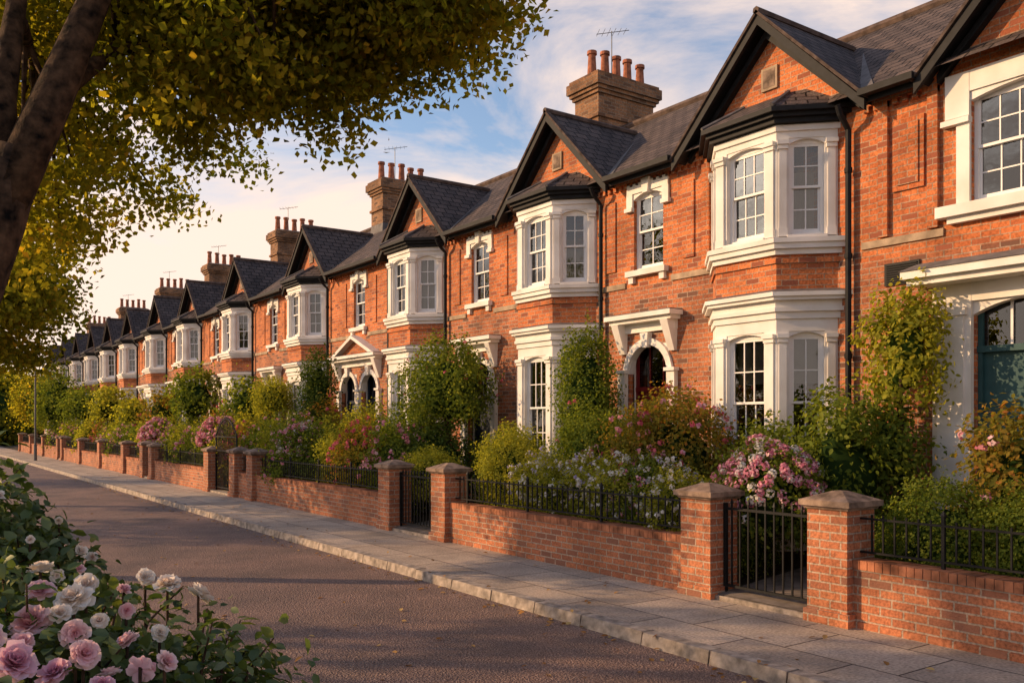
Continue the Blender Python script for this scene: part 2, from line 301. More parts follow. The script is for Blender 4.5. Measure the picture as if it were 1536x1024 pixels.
def door(wl,wn,dr,c,col,w=.5,z0=.42,zt=3.5,twin=False):
    F=FA
    cs=[c] if not twin else [c-.68,c+.68]
    for k in cs:
        arch(wl,F,k-w,k+w,zt,w,-.12,.0,'white_paint',semi=True)
        for i in range(16):
            a0=math.pi*i/16; a1=math.pi*(i+1)/16
            pts=[]
            for n in (0.,.05):
                for (a,r) in ((a0,w),(a1,w),(a1,w+.12),(a0,w+.12)):
                    pts.append(F(k+r*math.cos(a),n,zt-.012-w+r*math.sin(a)))
            wl.hexa(pts,'white_paint')
        wl.hexa([F(k-.06,0,zt-.06),F(k+.06,0,zt-.06),F(k+.06,.1,zt-.06),F(k-.06,.1,zt-.06),F(k-.1,0,zt+.2),F(k+.1,0,zt+.2),F(k+.1,.12,zt+.2),F(k-.1,.12,zt+.2)],'white_paint')
        d=-.22
        for u in (k-w,k+w): wl.face([F(u,-.1,z0),F(u,d,z0),F(u,d,zt),F(u,-.1,zt)],'white_paint')
        wl.face([F(k-w,-.1,z0),F(k+w,-.1,z0),F(k+w,d,z0),F(k-w,d,z0)],'path_stone')
        wl.face([F(k-w,-.1,zt),F(k+w,-.1,zt),F(k+w,d,zt),F(k-w,d,zt)],'white_paint')
        zl=z0+2.25
        dr.fb(F,k-w,k+w,d-.05,d,z0,zl,col)
        for (ua,ub) in ((-.36,-.05),(.05,.36)):
            for (za,zb) in ((.2,.85),(1.0,1.35),(1.45,2.1)):
                dr.fb(F,k+ua,k+ub,d,d+.012,z0+za,z0+zb,col); dr.fb(F,k+ua+.04,k+ub-.04,d+.012,d+.022,z0+za+.04,z0+zb-.04,col)
        dr.fb(F,k-.12,k+.12,d,d+.02,z0+1.38,z0+1.43,'steel'); dr.tube([F(k+.03,d,z0+1.15),F(k+.03,d+.06,z0+1.15)],[.03,.03],'steel',8)
        dr.fb(F,k-w,k+w,d,d+.06,zl,zl+.08,col)
        dr.fb(F,k-w,k-w+.05,d,d+.05,z0,zt,col); dr.fb(F,k+w-.05,k+w,d,d+.05,z0,zt,col)
        wn.face([F(k-w,d-.01,zl+.08),F(k+w,d-.01,zl+.08),F(k+w,d-.01,zt),F(k-w,d-.01,zt)],'glass')
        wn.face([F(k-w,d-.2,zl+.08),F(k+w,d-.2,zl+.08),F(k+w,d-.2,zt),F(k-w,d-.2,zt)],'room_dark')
        for a in (-.17,.17): dr.fb(F,k+a-.01,k+a+.01,d,d+.02,zl+.08,zt,col)
        wl.fb(F,k-w-.15,k+w+.15,0,.75,.12,.27,'path_stone'); wl.fb(F,k-w-.15,k+w+.15,0,.42,.27,.418,'path_stone')
    e=w+ (0 if not twin else .68)
    pil=[(c-e-.22,c-e-.03),(c+e+.03,c+e+.22)]+([(c-.13,c+.13)] if twin else [])
    for a,b_ in pil:
        wl.fb(F,a,b_,0,.09,.3,3.05,'white_paint'); wl.fb(F,a-.03,b_+.03,0,.13,3.0,3.06,'white_paint'); wl.fb(F,a-.03,b_+.03,0,.13,.3,.55,'white_paint')
    for a,b_ in pil[:2]:
        m=(a+b_)/2
        wl.hexa([F(m-.07,0,3.35),F(m+.07,0,3.35),F(m+.07,.06,3.35),F(m-.07,.06,3.35),F(m-.09,0,3.88),F(m+.09,0,3.88),F(m+.09,.26,3.88),F(m-.09,.26,3.88)],'white_paint')
    wl.fb(F,c-e-.22,c+e+.22,.0,.06,3.72,3.88,'white_paint')
    wl.fb(F,c-e-.28,c+e+.28,0,.24,3.88,3.95,'white_paint'); wl.fb(F,c-e-.34,c+e+.34,0,.32,3.95,4.03,'white_paint'); wl.fb(F,c-e-.33,c+e+.33,0,.31,4.03,4.05,'lead')
    if twin:
        for s in (-1,1): slope_beam(wl,F,c+s*(e+.2),4.05,c,4.6,.1,.0,.28,'white_paint')
        wl.face([F(c-e-.2,.1,4.05),F(c+e+.2,.1,4.05),F(c,.1,4.55)],'brick_red')
def facade(wl,wn,rf,a,e,fl,fr,wcs,doors,seed):
    F=FA; rr=random.Random(seed); holes=[]
    for c in wcs: holes.append((c-.37,c+.37,4.84,6.24))
    for k in doors: holes.append((k-.5,k+.5,.42,3.5))
    panel(wl,F,a,e,0,6.66,holes,'brick_red',rev=.13,matlo='brick_mottled',split=4.55)
    for c in wcs:
        arch(wl,F,c-.37,c+.37,6.24,.1,-.09,.02,'white_paint')
        sash(wn,F,c-.37,c+.37,4.84,6.228,2,2,.12,rr.choice([0,0,2,1]),seed=seed)
        wl.fb(F,c-.52,c+.52,.003,.045,6.24,6.42,'white_paint')
        for s in (-1,1):
            wl.fb(F,*(sorted((c+s*.375,c+s*.53))),.003,.043,6.0,6.24,'white_paint'); wl.fb(F,*(sorted((c+s*.365,c+s*.56))),.0,.075,5.93,6.0,'white_paint')
        wl.hexa([F(c-.06,0,6.2),F(c+.06,0,6.2),F(c+.06,.09,6.2),F(c-.06,.09,6.2),F(c-.1,0,6.46),F(c+.1,0,6.46),F(c+.1,.1,6.46),F(c-.1,.1,6.46)],'white_paint')
        wl.fb(F,c-.5,c+.5,-.1,.11,4.74,4.84,'white_paint')
        for s in (-1,1): wl.fb(F,*sorted((c+s*.33,c+s*.45)),0,.07,4.62,4.74,'white_paint')
    segs=[]; x=fl
    for c in sorted(wcs): segs.append((x,c-.58)); x=c+.58
    segs.append((x,fr))
    for s0,s1 in segs:
        if s1-s0<.1: continue
        wl.fb(F,s0,s1,0,.03,4.56,4.66,'stone')
    wl.fb(F,fl,fr,0,.05,6.46,6.54,'brick_red'); wl.fb(F,fl,fr,0,.09,6.54,6.62,'brick_red')
    y=fl+.03
    while y<fr-.08:
        if not any(abs(y+.035-c)<.18 for c in wcs): wl.fb(F,y,y+.07,0,.045,6.38,6.46,'brick_red')
        y+=.15
    wl.fb(F,fl,fl+.16,0,.05,4.66,6.38,'brick_red')
    if fr-fl>2.2:
        for s in (-1,1):
            for c in wcs:
                p0=c+s*.98; wl.fb(F,p0-.13,p0+.13,0,.028,4.9,6.2,'brick_red'); 
def main_roof(rf,a,e):
    rf.face([(10.80,a,EZ-.035),(10.80,e,EZ-.035),(RX,e,RZ),(RX,a,RZ)],'slate')
    rf.face([(17.4,a,EZ),(17.4,e,EZ),(RX,e,RZ),(RX,a,RZ)],'slate')
    rf.tube([(RX,a,RZ+.02),(RX,e,RZ+.02)],[.09,.09],'ridge_tile',6)
def gutter(rf,s0,s1):
    rf.fb(FA,s0,s1,.30,.42,6.50,6.59,'black_paint'); rf.fb(FA,s0,s1,.22,.26,6.44,6.575,'black_paint'); rf.fb(FA,s0,s1,.0,.22,6.625,6.64,'black_paint')
def downpipe(rf,u):
    rf.tube([FA(u,.34,6.5),FA(u,.28,6.38),FA(u,.09,6.2),FA(u,.09,.2)],[.042]*4,'black_paint',8)
    for z in (5.6,4.4,3.0,1.6): rf.tube([FA(u,.09,z),FA(u,.09,z+.07)],[.055]*2,'black_paint',8)
def chimney(parent,y,seed):
    mb=MB(); x0,x1=13.45,15.2; y1=y+.85; B='brick_chimney'
    mb.box(x0,x1,y,y1,8.2,9.75,B); mb.box(x0-.05,x1+.05,y-.05,y1+.05,9.2,9.28,B)
    for i,(d,za,zb) in enumerate(((.05,9.75,9.83),(.10,9.83,9.91),(.15,9.91,10.14),(.10,10.14,10.22))): mb.box(x0-d,x1+d,y-d,y1+d,za,zb,B)
    mb.prism([(x0-.1,y-.1),(x1+.1,y-.1),(x1+.1,y1+.1),(x0-.1,y1+.1)],10.22,[(x0+.1,y+.1),(x1-.1,y+.1),(x1-.1,y1-.1),(x0+.1,y1-.1)],10.30,'cap_stone')
    mb.prism([(x0-.06,y-.06),(x1+.06,y-.06),(x1+.06,y1+.06),(x0-.06,y1+.06)],8.25,[(x0-.0,y),(x1,y),(x1,y1),(x0,y1)],8.75,'lead')
    rr=random.Random(seed); n=5
    for i in range(n):
        px=x0+.13+i*(x1-x0-.26)/(n-1); h=rr.uniform(.58,.68); py=y+.36+rr.uniform(-.03,.03)
        mb.tube([(px,py,10.25),(px,py,10.25+h-.08),(px,py,10.25+h-.08),(px,py,10.25+h)],[.115,.088,.12,.115],'terracotta',12)
        mb.tube([(px,py,10.25+h),(px,py,10.255+h)],[.085,.085],'room_dark',10)
    ax=x0+.5; ay=y+.1; zt=rr.uniform(11.15,11.35)
    mb.tube([(ax,ay,9.9),(ax,ay,zt)],[.012,.012],'steel',5)
    mb.tube([(ax-.3,ay+.2,zt-.08),(ax+.35,ay-.22,zt+.03)],[.008,.008],'steel',4)
    for k in range(6):
        f=-.28+k*.11; cx,cy=ax+f,ay-f*.6; l=.24-.02*abs(k-2); mb.tube([(cx-l*.5,cy-l*.86,zt-.03+f*.1),(cx+l*.5,cy+l*.86,zt-.02+f*.1)],[.005,.005],'steel',4)
    return mb.build('chimney',parent)
bays=[8.83,14.1,19.8,26.8,33.6,40.1,45.9,52.0,57.4,62.6,68.2,74,80]
chims={1:15.6,3:26.5,4:36.2,6:45.9,8:55.6,9:66.8,11:79}
doorcol=['door_red','door_blue','door_blue','door_green','door_red','door_teal']
ends=[b-1.5 for b in bays]+[86]
for i,b in enumerate(bays):
    H=empty('brick_terraced_house'); wl,wn,rf,dr=MB(),MB(),MB(),MB()
    a,e=ends[i],ends[i+1]; nb=bays[i+1] if i+1<len(bays) else 86
    c=(b+nb)/2+.05; tw=(i==2)
    doors=[c-.68,c+.68] if tw else [c]
    facade(wl,wn,rf,a,e,b+1.22,nb-1.22 if i+1<len(bays) else e,[c],doors,i+3)
    bay(wl,wn,rf,b,i+11); gable(rf,wl,b)
    main_roof(rf,a,e); gutter(rf,b+1.8,nb-1.8); downpipe(rf,a+.1)
    door(wl,wn,dr,c,doorcol[i%6],twin=tw)
    if e-a>6: rf.tube([FA(b+1.55,.1,6.5),FA(b+1.55,.1,.3)],[.04]*2,'black_paint',6)
    wl.face([(17.2,a,0),(17.2,e,0),(17.2,e,6.7),(17.2,a,6.7)],'brick_mottled')
    if i==len(bays)-1: wl.face([(XW,e,0),(17.2,e,0),(17.2,e,6.6),(RX,e,RZ),(XW,e,6.6)],'brick_mottled')
    wl.build('walls',H); wn.build('windows',H); rf.build('roof',H); dr.build('front_door',H)
    if i in chims: chimney(H,chims[i],i)
H=empty('brick_terraced_house'); wl,wn,rf,dr=MB(),MB(),MB(),MB(); F=FA
a,e=-1.5,ends[0]
holes=[(4.05,5.75,4.84,6.24),(4.45,5.72,.42,3.62),(1.2,2.9,1.4,3.4),(.6,1.4,4.84,6.24)]
panel(wl,F,a,e,0,6.66,holes,'brick_red',rev=.13,matlo='brick_mottled',split=4.30)
sash(wn,F,4.05,4.9,4.84,6.228,3,2,.12,0,seed=1); sash(wn,F,4.9,5.75,4.84,6.228,3,2,.12,0,seed=2); arch(wl,F,4.05,5.75,6.24,.1,-.06,.03,'white_paint')
sash(wn,F,1.2,2.9,1.4,3.4,4,2,.12,1,seed=4); sash(wn,F,.6,1.4,4.84,6.24,3,2,.12,1,seed=5)
wl.fb(F,5.752,6.06,.002,.06,5.95,6.5,'white_paint'); wl.fb(F,4.05,5.752,.002,.055,6.242,6.5,'white_paint'); wl.fb(F,3.72,4.048,.002,.06,5.95,6.5,'white_paint')
wl.fb(F,5.752,5.92,.002,.05,4.84,5.95,'white_paint'); wl.fb(F,3.88,4.048,.002,.05,4.84,5.95,'white_paint')
wl.fb(F,5.74,6.10,.002,.10,5.86,5.93,'white_paint'); wl.fb(F,3.7,6.14,-.1,.16,4.70,4.84,'white_paint'); wl.fb(F,3.8,6.02,0,.09,4.62,4.70,'white_paint')
wl.fb(F,6.1,7.27,0,.03,4.50,4.60,'stone')
wl.fb(F,6.36,6.80,0,.03,5.2,6.15,'brick_red'); wl.fb(F,6.43,6.73,.03,.05,5.27,6.08,'brick_red')
wl.fb(F,6.16,6.3,0,.06,4.62,6.45,'brick_red'); wl.fb(F,6.86,7.0,0,.06,4.62,6.45,'brick_red')
wl.fb(F,6.12,7.25,0,.06,6.45,6.53,'brick_red'); wl.fb(F,6.12,7.25,0,.10,6.53,6.61,'brick_red')
y=6.16
while y<7.2: wl.fb(F,y,y+.07,.0,.055+.001,6.37,6.45,'brick_red'); y+=.14
rf.fb(F,6.42,6.92,0,.03,3.95,4.25,'iron')
for k in range(9): rf.fb(F,6.45,6.89,.03,.045,3.97+k*.03,3.985+k*.03,'black_paint')
wl.fb(F,3.9,6.42,0,.48,3.93,4.03,'white_paint'); wl.fb(F,3.94,6.38,0,.40,3.85,3.93,'white_paint')
wl.prism([(XW+.02,3.88),(XW-.50,3.88),(XW-.50,6.44),(XW+.02,6.44)],4.03,[(XW+.02,4.0),(XW-.25,4.0),(XW-.25,6.32),(XW+.02,6.32)],4.14,'lead')
wl.fb(F,5.722,6.22,0,.07,.3,3.85,'white_paint'); wl.fb(F,4.0,4.448,0,.07,.3,3.85,'white_paint'); wl.fb(F,4.448,5.722,.0,.065,3.62,3.85,'white_paint')
wl.fb(F,5.80,6.14,.07,.11,.5,3.45,'white_paint'); wl.fb(F,5.76,6.2,.07,.14,3.45,3.55,'white_paint')
arch(wl,F,4.45,5.72,3.62,.16,-.1,.02,'white_paint')
for u in (4.45,5.72): wl.face([F(u,-.1,.42),F(u,-.16,.42),F(u,-.16,3.62),F(u,-.1,3.62)],'white_paint')
d=-.14
dr.fb(F,4.45,5.72,d-.05,d,.42,2.98,'door_teal'); dr.fb(F,4.45,5.72,d,d+.07,2.98,3.06,'door_teal')
dr.fb(F,5.66,5.718,d,d+.05,.42,3.6,'door_teal'); dr.fb(F,4.452,4.52,d,d+.05,.42,3.6,'door_teal')
for ua,ub in ((4.62,5.05),(5.12,5.55)):
    for za,zb in ((.6,1.3),(1.45,2.05),(2.2,2.85)): dr.fb(F,ua,ub,d,d+.014,za,zb,'door_teal'); dr.fb(F,ua+.05,ub-.05,d+.014,d+.026,za+.05,zb-.05,'door_teal')
dr.fb(F,5.075,5.095,d,d+.03,.42,2.98,'door_teal'); dr.tube([F(5.0,d,1.85),F(5.0,d+.07,1.85)],[.035,.035],'steel',8)
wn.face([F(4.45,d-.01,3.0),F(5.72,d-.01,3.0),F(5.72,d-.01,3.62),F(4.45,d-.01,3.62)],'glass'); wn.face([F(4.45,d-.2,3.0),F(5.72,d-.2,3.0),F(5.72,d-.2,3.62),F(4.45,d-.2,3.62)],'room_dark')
for u in (4.85,5.08,5.32): dr.fb(F,u-.015,u+.015,d,d+.02,3.06,3.6,'sash_paint')
wl.fb(F,4.3,5.9,0,.75,.12,.27,'path_stone'); wl.fb(F,4.3,5.9,0,.42,.27,.418,'path_stone')
gable(rf,wl,4.35,half=1.9,pk=8.5); main_roof(rf,a,e); gutter(rf,6.3,bays[0]-1.75)
rf.tube([FA(3.0,.1,6.5),FA(3.0,.1,.3)],[.04]*2,'black_paint',6)
wl.face([(XW,a,0),(17.2,a,0),(17.2,a,6.6),(RX,a,RZ),(XW,a,6.6)],'brick_mottled')
wl.build('walls',H); wn.build('windows',H); rf.build('roof',H); dr.build('front_door',H)
# ------------------------------------------------------------ ground
mb=MB(); mb.face([(-400,-300,-.135),(500,-300,-.135),(500,900,-.135),(-400,900,-.135)],'grass'); mb.build('ground')
mb=MB(); mb.face([(1.2,-20,-.12),(6.2,-20,-.12),(6.2,140,-.12),(1.2,140,-.12)],'asphalt'); mb.build('road')
mb=MB(); mb.face([(6.36,-20,0),(8.12,-20,0),(8.12,140,0),(6.36,140,0)],'paving'); mb.face([(6.36,-20,0),(6.36,140,0),(6.36,140,-.13),(6.36,-20,-.13)],'paving'); mb.build('pavement')
mb=MB(); y=-12
while y<110:
    l=R.uniform(.8,1.0); j=R.uniform(-.005,.005)
    mb.prism([(6.17+j,y),(6.355,y),(6.355,y+l-.014),(6.17+j,y+l-.014)],-.13,[(6.195+j,y+.004),(6.355,y+.004),(6.355,y+l-.018),(6.195+j,y+l-.018)],.005+j,'kerb_stone'); y+=l
mb.build('kerb')
mb=MB(); y=-12
while y<110:
    l=R.uniform(.8,1.0); mb.box(1.05,1.2,y,y+l-.012,-.13,.0,'kerb_stone'); y+=l
mb.build('kerb')
mb=MB(); mb.face([(-14,-20,-.01),(1.05,-20,-.01),(1.05,110,-.01),(-14,110,-.01)],'grass'); mb.build('grass_verge')
mb=MB(); mb.face([(8.4,-8,.06),(8.4,88,.06),(XW,88,.3),(XW,-8,.3)],'soil'); mb.face([(8.12,-20,.003),(8.4,-20,.003),(8.4,110,.06),(8.12,110,.003)],'soil')
for p0,p1 in ((5.92,7.24),(13.92,15.5)): mb.face([(8.1,p0,.065),(8.1,p1,.065),(XW-.7,p1,.29),(XW-.7,p0,.29)],'path_stone')
mb.build('garden_soil')
# ------------------------------------------------------------ walls, pillars, railings, gates
X0,X1=8.12,8.38; PW=.24
pill=[5.66,7.5,13.65,15.75,23.7,25.2,27.7,34.8,36.2,39.6,44.7,49.9,55.5,57,63,69,75]
gates=[(0,1),(2,3),(5,6),(7,8),(12,13)]
for k,y in enumerate(pill):
    mb=MB(); xc=8.25; j=R.uniform(-.03,.03); h=1.2+j
    mb.box(xc-PW,xc+PW,y-PW,y+PW,0,h,'brick_garden')
    mb.box(xc-PW-.03,xc+PW+.03,y-PW-.03,y+PW+.03,0,.14,'brick_garden')
    d=PW+.065
    sq=lambda d:[(xc-d,y-d),(xc+d,y-d),(xc+d,y+d),(xc-d,y+d)]
    mb.prism(sq(PW+.02),h,sq(PW+.04),h+.035,'cap_stone'); mb.prism(sq(d),h+.035,sq(d),h+.095,'cap_stone'); mb.prism(sq(d-.01),h+.095,sq(.06),h+.185,'cap_stone')
    mb.build('brick_gate_pillar')
def wallseg(a,b):
    mb=MB(); mb.box(X0,X1,a,b,-.05,.60,'brick_garden'); mb.box(X0-.02,X1+.02,a,b,.0,.07,'brick_garden')
    n=max(1,int(round((b-a)/.084))); st=(b-a)/n
    for i in range(n):
        j=R.uniform(-.003,.003); mb.box(X0-.02+j,X1+.02,a+i*st+.004,a+(i+1)*st-.004,.604,.70+j,'coping_brick')
    mb.box(X0-.008,X1+.008,a,b,.59,.69,'kerb_stone'); mb.build('brick_garden_wall')
def rail(a,b,z0,z1,step=.125,name='iron_railing'):
    mb=MB(); xc=8.25
    mb.box(xc-.018,xc+.018,a,b,z1-.055,z1-.035,'iron'); mb.box(xc-.018,xc+.018,a,b,z0+.06,z0+.08,'iron')
    n=max(2,int((b-a)/step)); st=(b-a)/n
    for i in range(1,n):
        y=a+i*st; w=.008
        big=(i%14==0); 
        if big: w=.016
        mb.box(xc-w,xc+w,y-w,y+w,z0-.02 if big else z0+.06,z1+(.05 if big else 0),'iron')
        if big: mb.prism([(xc-.025,y-.025),(xc+.025,y-.025),(xc+.025,y+.025),(xc-.025,y+.025)],z1+.05,[(xc-.003,y-.003),(xc+.003,y-.003),(xc+.003,y+.003),(xc-.003,y+.003)],z1+.1,'iron')
    mb.build(name)
def gate(a,b,h=1.14,tall=False):
    mb=MB(); xc=8.25
    for y in (a+.03,b-.03): mb.box(xc-.02,xc+.02,y-.02,y+.02,.06,h,'iron')
    mb.box(xc-.018,xc+.018,a+.05,b-.05,.14,.17,'iron'); mb.box(xc-.018,xc+.018,a+.05,b-.05,h-.08,h-.05,'iron')
    n=int((b-a)/.115); st=(b-a)/n
    for i in range(1,n):
        y=a+i*st; ex=.0
        if tall: ex=.5*math.sin(math.pi*i/n)
        mb.box(xc-.009,xc+.009,y-.009,y+.009,.14,h+ex,'iron')
        mb.prism([(xc-.016,y-.016),(xc+.016,y-.016),(xc+.016,y+.016),(xc-.016,y+.016)],h+ex,[(xc-.002,y-.002),(xc+.002,y-.002),(xc+.002,y+.002),(xc-.002,y+.002)],h+ex+.06,'iron')
    if tall:
        pts=[(xc,a+(b-a)*k/12,h-.03+.5*math.sin(math.pi*k/12)) for k in range(13)]; mb.tube(pts,[.018]*13,'iron',6)
        mb.box(xc-.018,xc+.018,a+.05,b-.05,h-.5,h-.47,'iron')
    mb.box(8.06,8.44,a,b,.0,.055,'kerb_stone'); mb.build('iron_gate')
wallseg(-6,pill[0]-PW); rail(-6,pill[0]-PW,.70,1.16)
for k in range(len(pill)-1):
    a,b=pill[k]+PW,pill[k+1]-PW
    if (k,k+1) in gates: gate(a,b,1.14 if k!=5 else 1.75,k==5)
    else: wallseg(a,b); rail(a,b,.70,1.16)
# ------------------------------------------------------------ foliage
TA=(np.array([(0,0,0),(.40,.45,.10),(0,1,0),(-.40,.45,.10)]),[(0,1,2,3)])
TB=(np.array([(0,0,0),(-.27,.3,.07),(0,.33,0),(.27,.3,.07),(-.25,.65,.05),(0,.67,-.03),(.25,.65,.05),(0,1,-.1)]),[(0,2,1),(0,3,2),(1,2,5,4),(2,3,6,5),(4,5,7),(5,6,7)])
TP=(np.array([(-.5,-.5,0),(.5,-.5,.1),(.5,.5,0),(-.5,.5,.1)]),[(0,1,2,3)])
def rose_template(seed):
    rr=random.Random(seed); V=[];Fc=[];C=[]
    for ring,(n,tilt,rad,sz) in enumerate(((4,1.5,.08,.38),(6,1.3,.16,.48),(8,1.0,.25,.55),(9,.7,.32,.62),(10,.4,.36,.66),(10,.1,.40,.66))):
        for k in range(n):
            az=2*math.pi*(k+rr.random()*.6)/n+ring*.5; w=sz*rr.uniform(.8,1.2); ti=tilt+rr.uniform(-.25,.25)
            base=len(V); ru=rr.uniform(-.07,.07)
            for iy in range(4):
                t=iy/3
                for ix in range(4):
                    s=(ix/3-.5)*2; wd=w*.5*math.sin(math.pi*(.18+.55*t)); 
                    r=rad*.35+w*t*math.cos(ti)-.12*s*s*(1 if ring<3 else .4); z=w*t*math.sin(ti)+.12*(5-ring)*.28+(.10*s*s if ring>=3 else 0)+rr.uniform(-.04,.04)
                    if t>.9: r+=.07+ru; z-=.04+rr.uniform(-.05,.05)
                    x=r; y=s*wd
                    V.append((x*math.cos(az)-y*math.sin(az),x*math.sin(az)+y*math.cos(az),z)); C.append(min(1,ring/5*.65+t*.35))
            for iy in range(3):
                for ix in range(3):
                    q=base+iy*4+ix; Fc.append((q,q+1,q+5,q+4))
    return (np.array(V),Fc,np.array(C))
ROSES=[rose_template(i) for i in range(4)]
class Fol:
    def __init__(s): s.V=[];s.loops=[];s.tot=[];s.mi=[];s.rnd=[];s.m=[];s.n=0
    def add(s,cen,nor,size,T,mat,rnd=None,spread=.6,smooth=False):
        n=len(cen)
        if n==0: return
        if mat not in s.m: s.m.append(mat)
        mi=s.m.index(mat)
        nn=nor/np.maximum(np.linalg.norm(nor,axis=1,keepdims=True),1e-6)+NR.normal(size=(n,3))*spread
        nn/=np.linalg.norm(nn,axis=1,keepdims=True)
        t=np.cross(nn,NR.normal(size=(n,3))); t/=np.maximum(np.linalg.norm(t,axis=1,keepdims=True),1e-6); b=np.cross(nn,t)
        sz=(np.asarray(size)*NR.uniform(.7,1.25,n))[:,None,None]
        tv=T[0]; k=len(tv)
        P=cen[:,None,:]+sz*(t[:,None,:]*tv[None,:,0:1]+b[:,None,:]*tv[None,:,1:2]+nn[:,None,:]*tv[None,:,2:3])
        s.V.append(P.reshape(-1,3))
        fl=np.array([i for f in T[1] for i in f]); ft=np.array([len(f) for f in T[1]])
        s.loops.append((fl[None,:]+(np.arange(n)*k)[:,None]+s.n).ravel()); s.tot.append(np.tile(ft,n)); s.mi.append(np.full(len(ft)*n,mi))
        if rnd is None: rnd=NR.random(n)
        rv=np.repeat(rnd,k)
        if len(T)>2: rv=np.clip(np.tile(T[2],n)+np.repeat(NR.uniform(-.15,.15,n),k),0,1)
        s.rnd.append(rv); s.n+=n*k
    def build(s,name,parent=None,smooth=False):
        V=np.concatenate(s.V); lo=np.concatenate(s.loops); tot=np.concatenate(s.tot)
        me=bpy.data.meshes.new(name); me.vertices.add(len(V)); me.vertices.foreach_set('co',V.ravel().astype(np.float32))
        me.loops.add(len(lo)); me.loops.foreach_set('vertex_index',lo.astype(np.int32))
        me.polygons.add(len(tot)); me.polygons.foreach_set('loop_start',np.concatenate([[0],np.cumsum(tot)[:-1]]).astype(np.int32)); 
        me.polygons.foreach_set('material_index',np.concatenate(s.mi).astype(np.int32))
        for m in s.m: me.materials.append(MATS[m])
        me.update(calc_edges=True)
        at=me.attributes.new('rnd','FLOAT','POINT'); at.data.foreach_set('value',np.concatenate(s.rnd).astype(np.float32))
        if smooth: me.polygons.foreach_set('use_smooth',[True]*len(tot))
        ob=bpy.data.objects.new(name,me); COL.objects.link(ob)
        if parent: ob.parent=parent
        return ob
def lump(d,ph,amp):
    return 1+amp*(np.sin(d[:,0]*4.1+ph)*np.sin(d[:,1]*4.7+ph*2)+.7*np.sin(d[:,2]*6.3+ph*3+d[:,0]*5)+.4*np.sin(d[:,1]*11+d[:,2]*9+ph))
def blob(fo,c,r,ncl,per,clr,leaf,mat,T=TA,amp=.12,zmin=-.7,shell=.7,ph=None):
    ph=NR.uniform(0,6) if ph is None else ph
    d=NR.normal(size=(int(ncl*1.7)+8,3)); d/=np.linalg.norm(d,axis=1,keepdims=True); d=d[d[:,2]>zmin][:ncl]
    rad=(shell+(1-shell)*NR.random(len(d))**.5)*lump(d,ph,amp)
    cc=np.array(c)+d*rad[:,None]*np.array(r)
    base=NR.uniform(.0,.45,len(d))
    P=np.repeat(cc,per,0)+NR.normal(size=(len(cc)*per,3))*clr; D=np.repeat(d,per,0)
    up=np.array([0,0,.4]); rn=np.clip(np.repeat(base,per)+NR.uniform(0,.55,len(P)),0,1)
    fo.add(P,D+up,leaf,T,mat,rn,.65)
    return cc,d
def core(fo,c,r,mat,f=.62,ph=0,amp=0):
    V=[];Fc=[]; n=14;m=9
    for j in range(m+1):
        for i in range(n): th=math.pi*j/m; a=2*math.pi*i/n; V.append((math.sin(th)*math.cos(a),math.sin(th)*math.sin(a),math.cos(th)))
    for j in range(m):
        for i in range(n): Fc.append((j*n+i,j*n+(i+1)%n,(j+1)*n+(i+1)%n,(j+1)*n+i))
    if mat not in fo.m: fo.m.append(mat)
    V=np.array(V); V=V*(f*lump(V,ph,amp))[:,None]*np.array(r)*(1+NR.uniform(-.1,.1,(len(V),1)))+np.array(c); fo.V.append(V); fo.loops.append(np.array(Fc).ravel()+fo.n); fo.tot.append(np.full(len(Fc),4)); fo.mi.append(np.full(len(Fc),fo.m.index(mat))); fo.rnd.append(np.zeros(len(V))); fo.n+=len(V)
def shrub(name,c,r,mat='leaf_green',leaf=.05,dens=1.0,flower=None,nf=0,fs=.03,fper=10,frad=.045,amp=.12,T=TA,trunk=False,clr=None,inner='leaf_dark',spikes=0,coref=.58):
    fo=Fol(); area=4*math.pi*((r[0]*r[1]*r[2])**(2/3)); per=26
    ncl=int(area*dens*4.0/(leaf*leaf)/per); ncl=max(30,min(ncl,1400))
    ph=NR.uniform(0,6)
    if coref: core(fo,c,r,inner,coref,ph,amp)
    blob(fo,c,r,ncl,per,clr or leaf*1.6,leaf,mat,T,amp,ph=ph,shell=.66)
    if spikes:
        d=NR.normal(size=(spikes,3)); d[:,2]=np.abs(d[:,2])+.3; d/=np.linalg.norm(d,axis=1,keepdims=True)
        for q in d:
            p0=np.array(c)+q*np.array(r)*lump(q[None],ph,amp)*.9; ln=R.uniform(.5,1)*.28*max(r)**.5; k=16
            tt=np.linspace(0,1,k)[:,None]; pts=p0+(q+np.array([0,0,.4]))*ln*tt; fo.add(pts+NR.normal(size=(k,3))*.02,np.tile(q,(k,1))+np.array([0,0,.3]),leaf,T,mat,np.clip(.4+.6*NR.random(k),0,1),.6)
    if flower:
        fl=flower if isinstance(flower,(list,tuple)) else [flower]
        for q,fm in enumerate(fl):
            n=nf//len(fl); d=NR.normal(size=(n*3,3)); d[:,2]=np.abs(d[:,2])*1.0-.15; d/=np.linalg.norm(d,axis=1,keepdims=True); d=d[:n]
            cc=np.array(c)+d*np.array(r)*(lump(d,ph,amp)*1.04)[:,None]
            dd=NR.normal(size=(len(cc)*fper,3)); dd/=np.linalg.norm(dd,axis=1,keepdims=True)
            P=np.repeat(cc,fper,0)+dd*frad; fo.add(P,dd+np.repeat(d,fper,0)*.3,fs,TP,fm,None,.3)
    if trunk:
        E=empty(name); fo.build('crown',E); mb=MB(); g=.1
        for k in range(3):
            o=(R.uniform(-.06,.06),R.uniform(-.06,.06)); mb.tube([(c[0]+o[0],c[1]+o[1],g),(c[0]+o[0]*2,c[1]-o[1],(g+c[2])/2),(c[0]+o[0]*5,c[1]+o[1]*5,c[2])],[.05,.035,.02],'bark',7)
        mb.build('trunk',E); return E
    return fo.build(name)
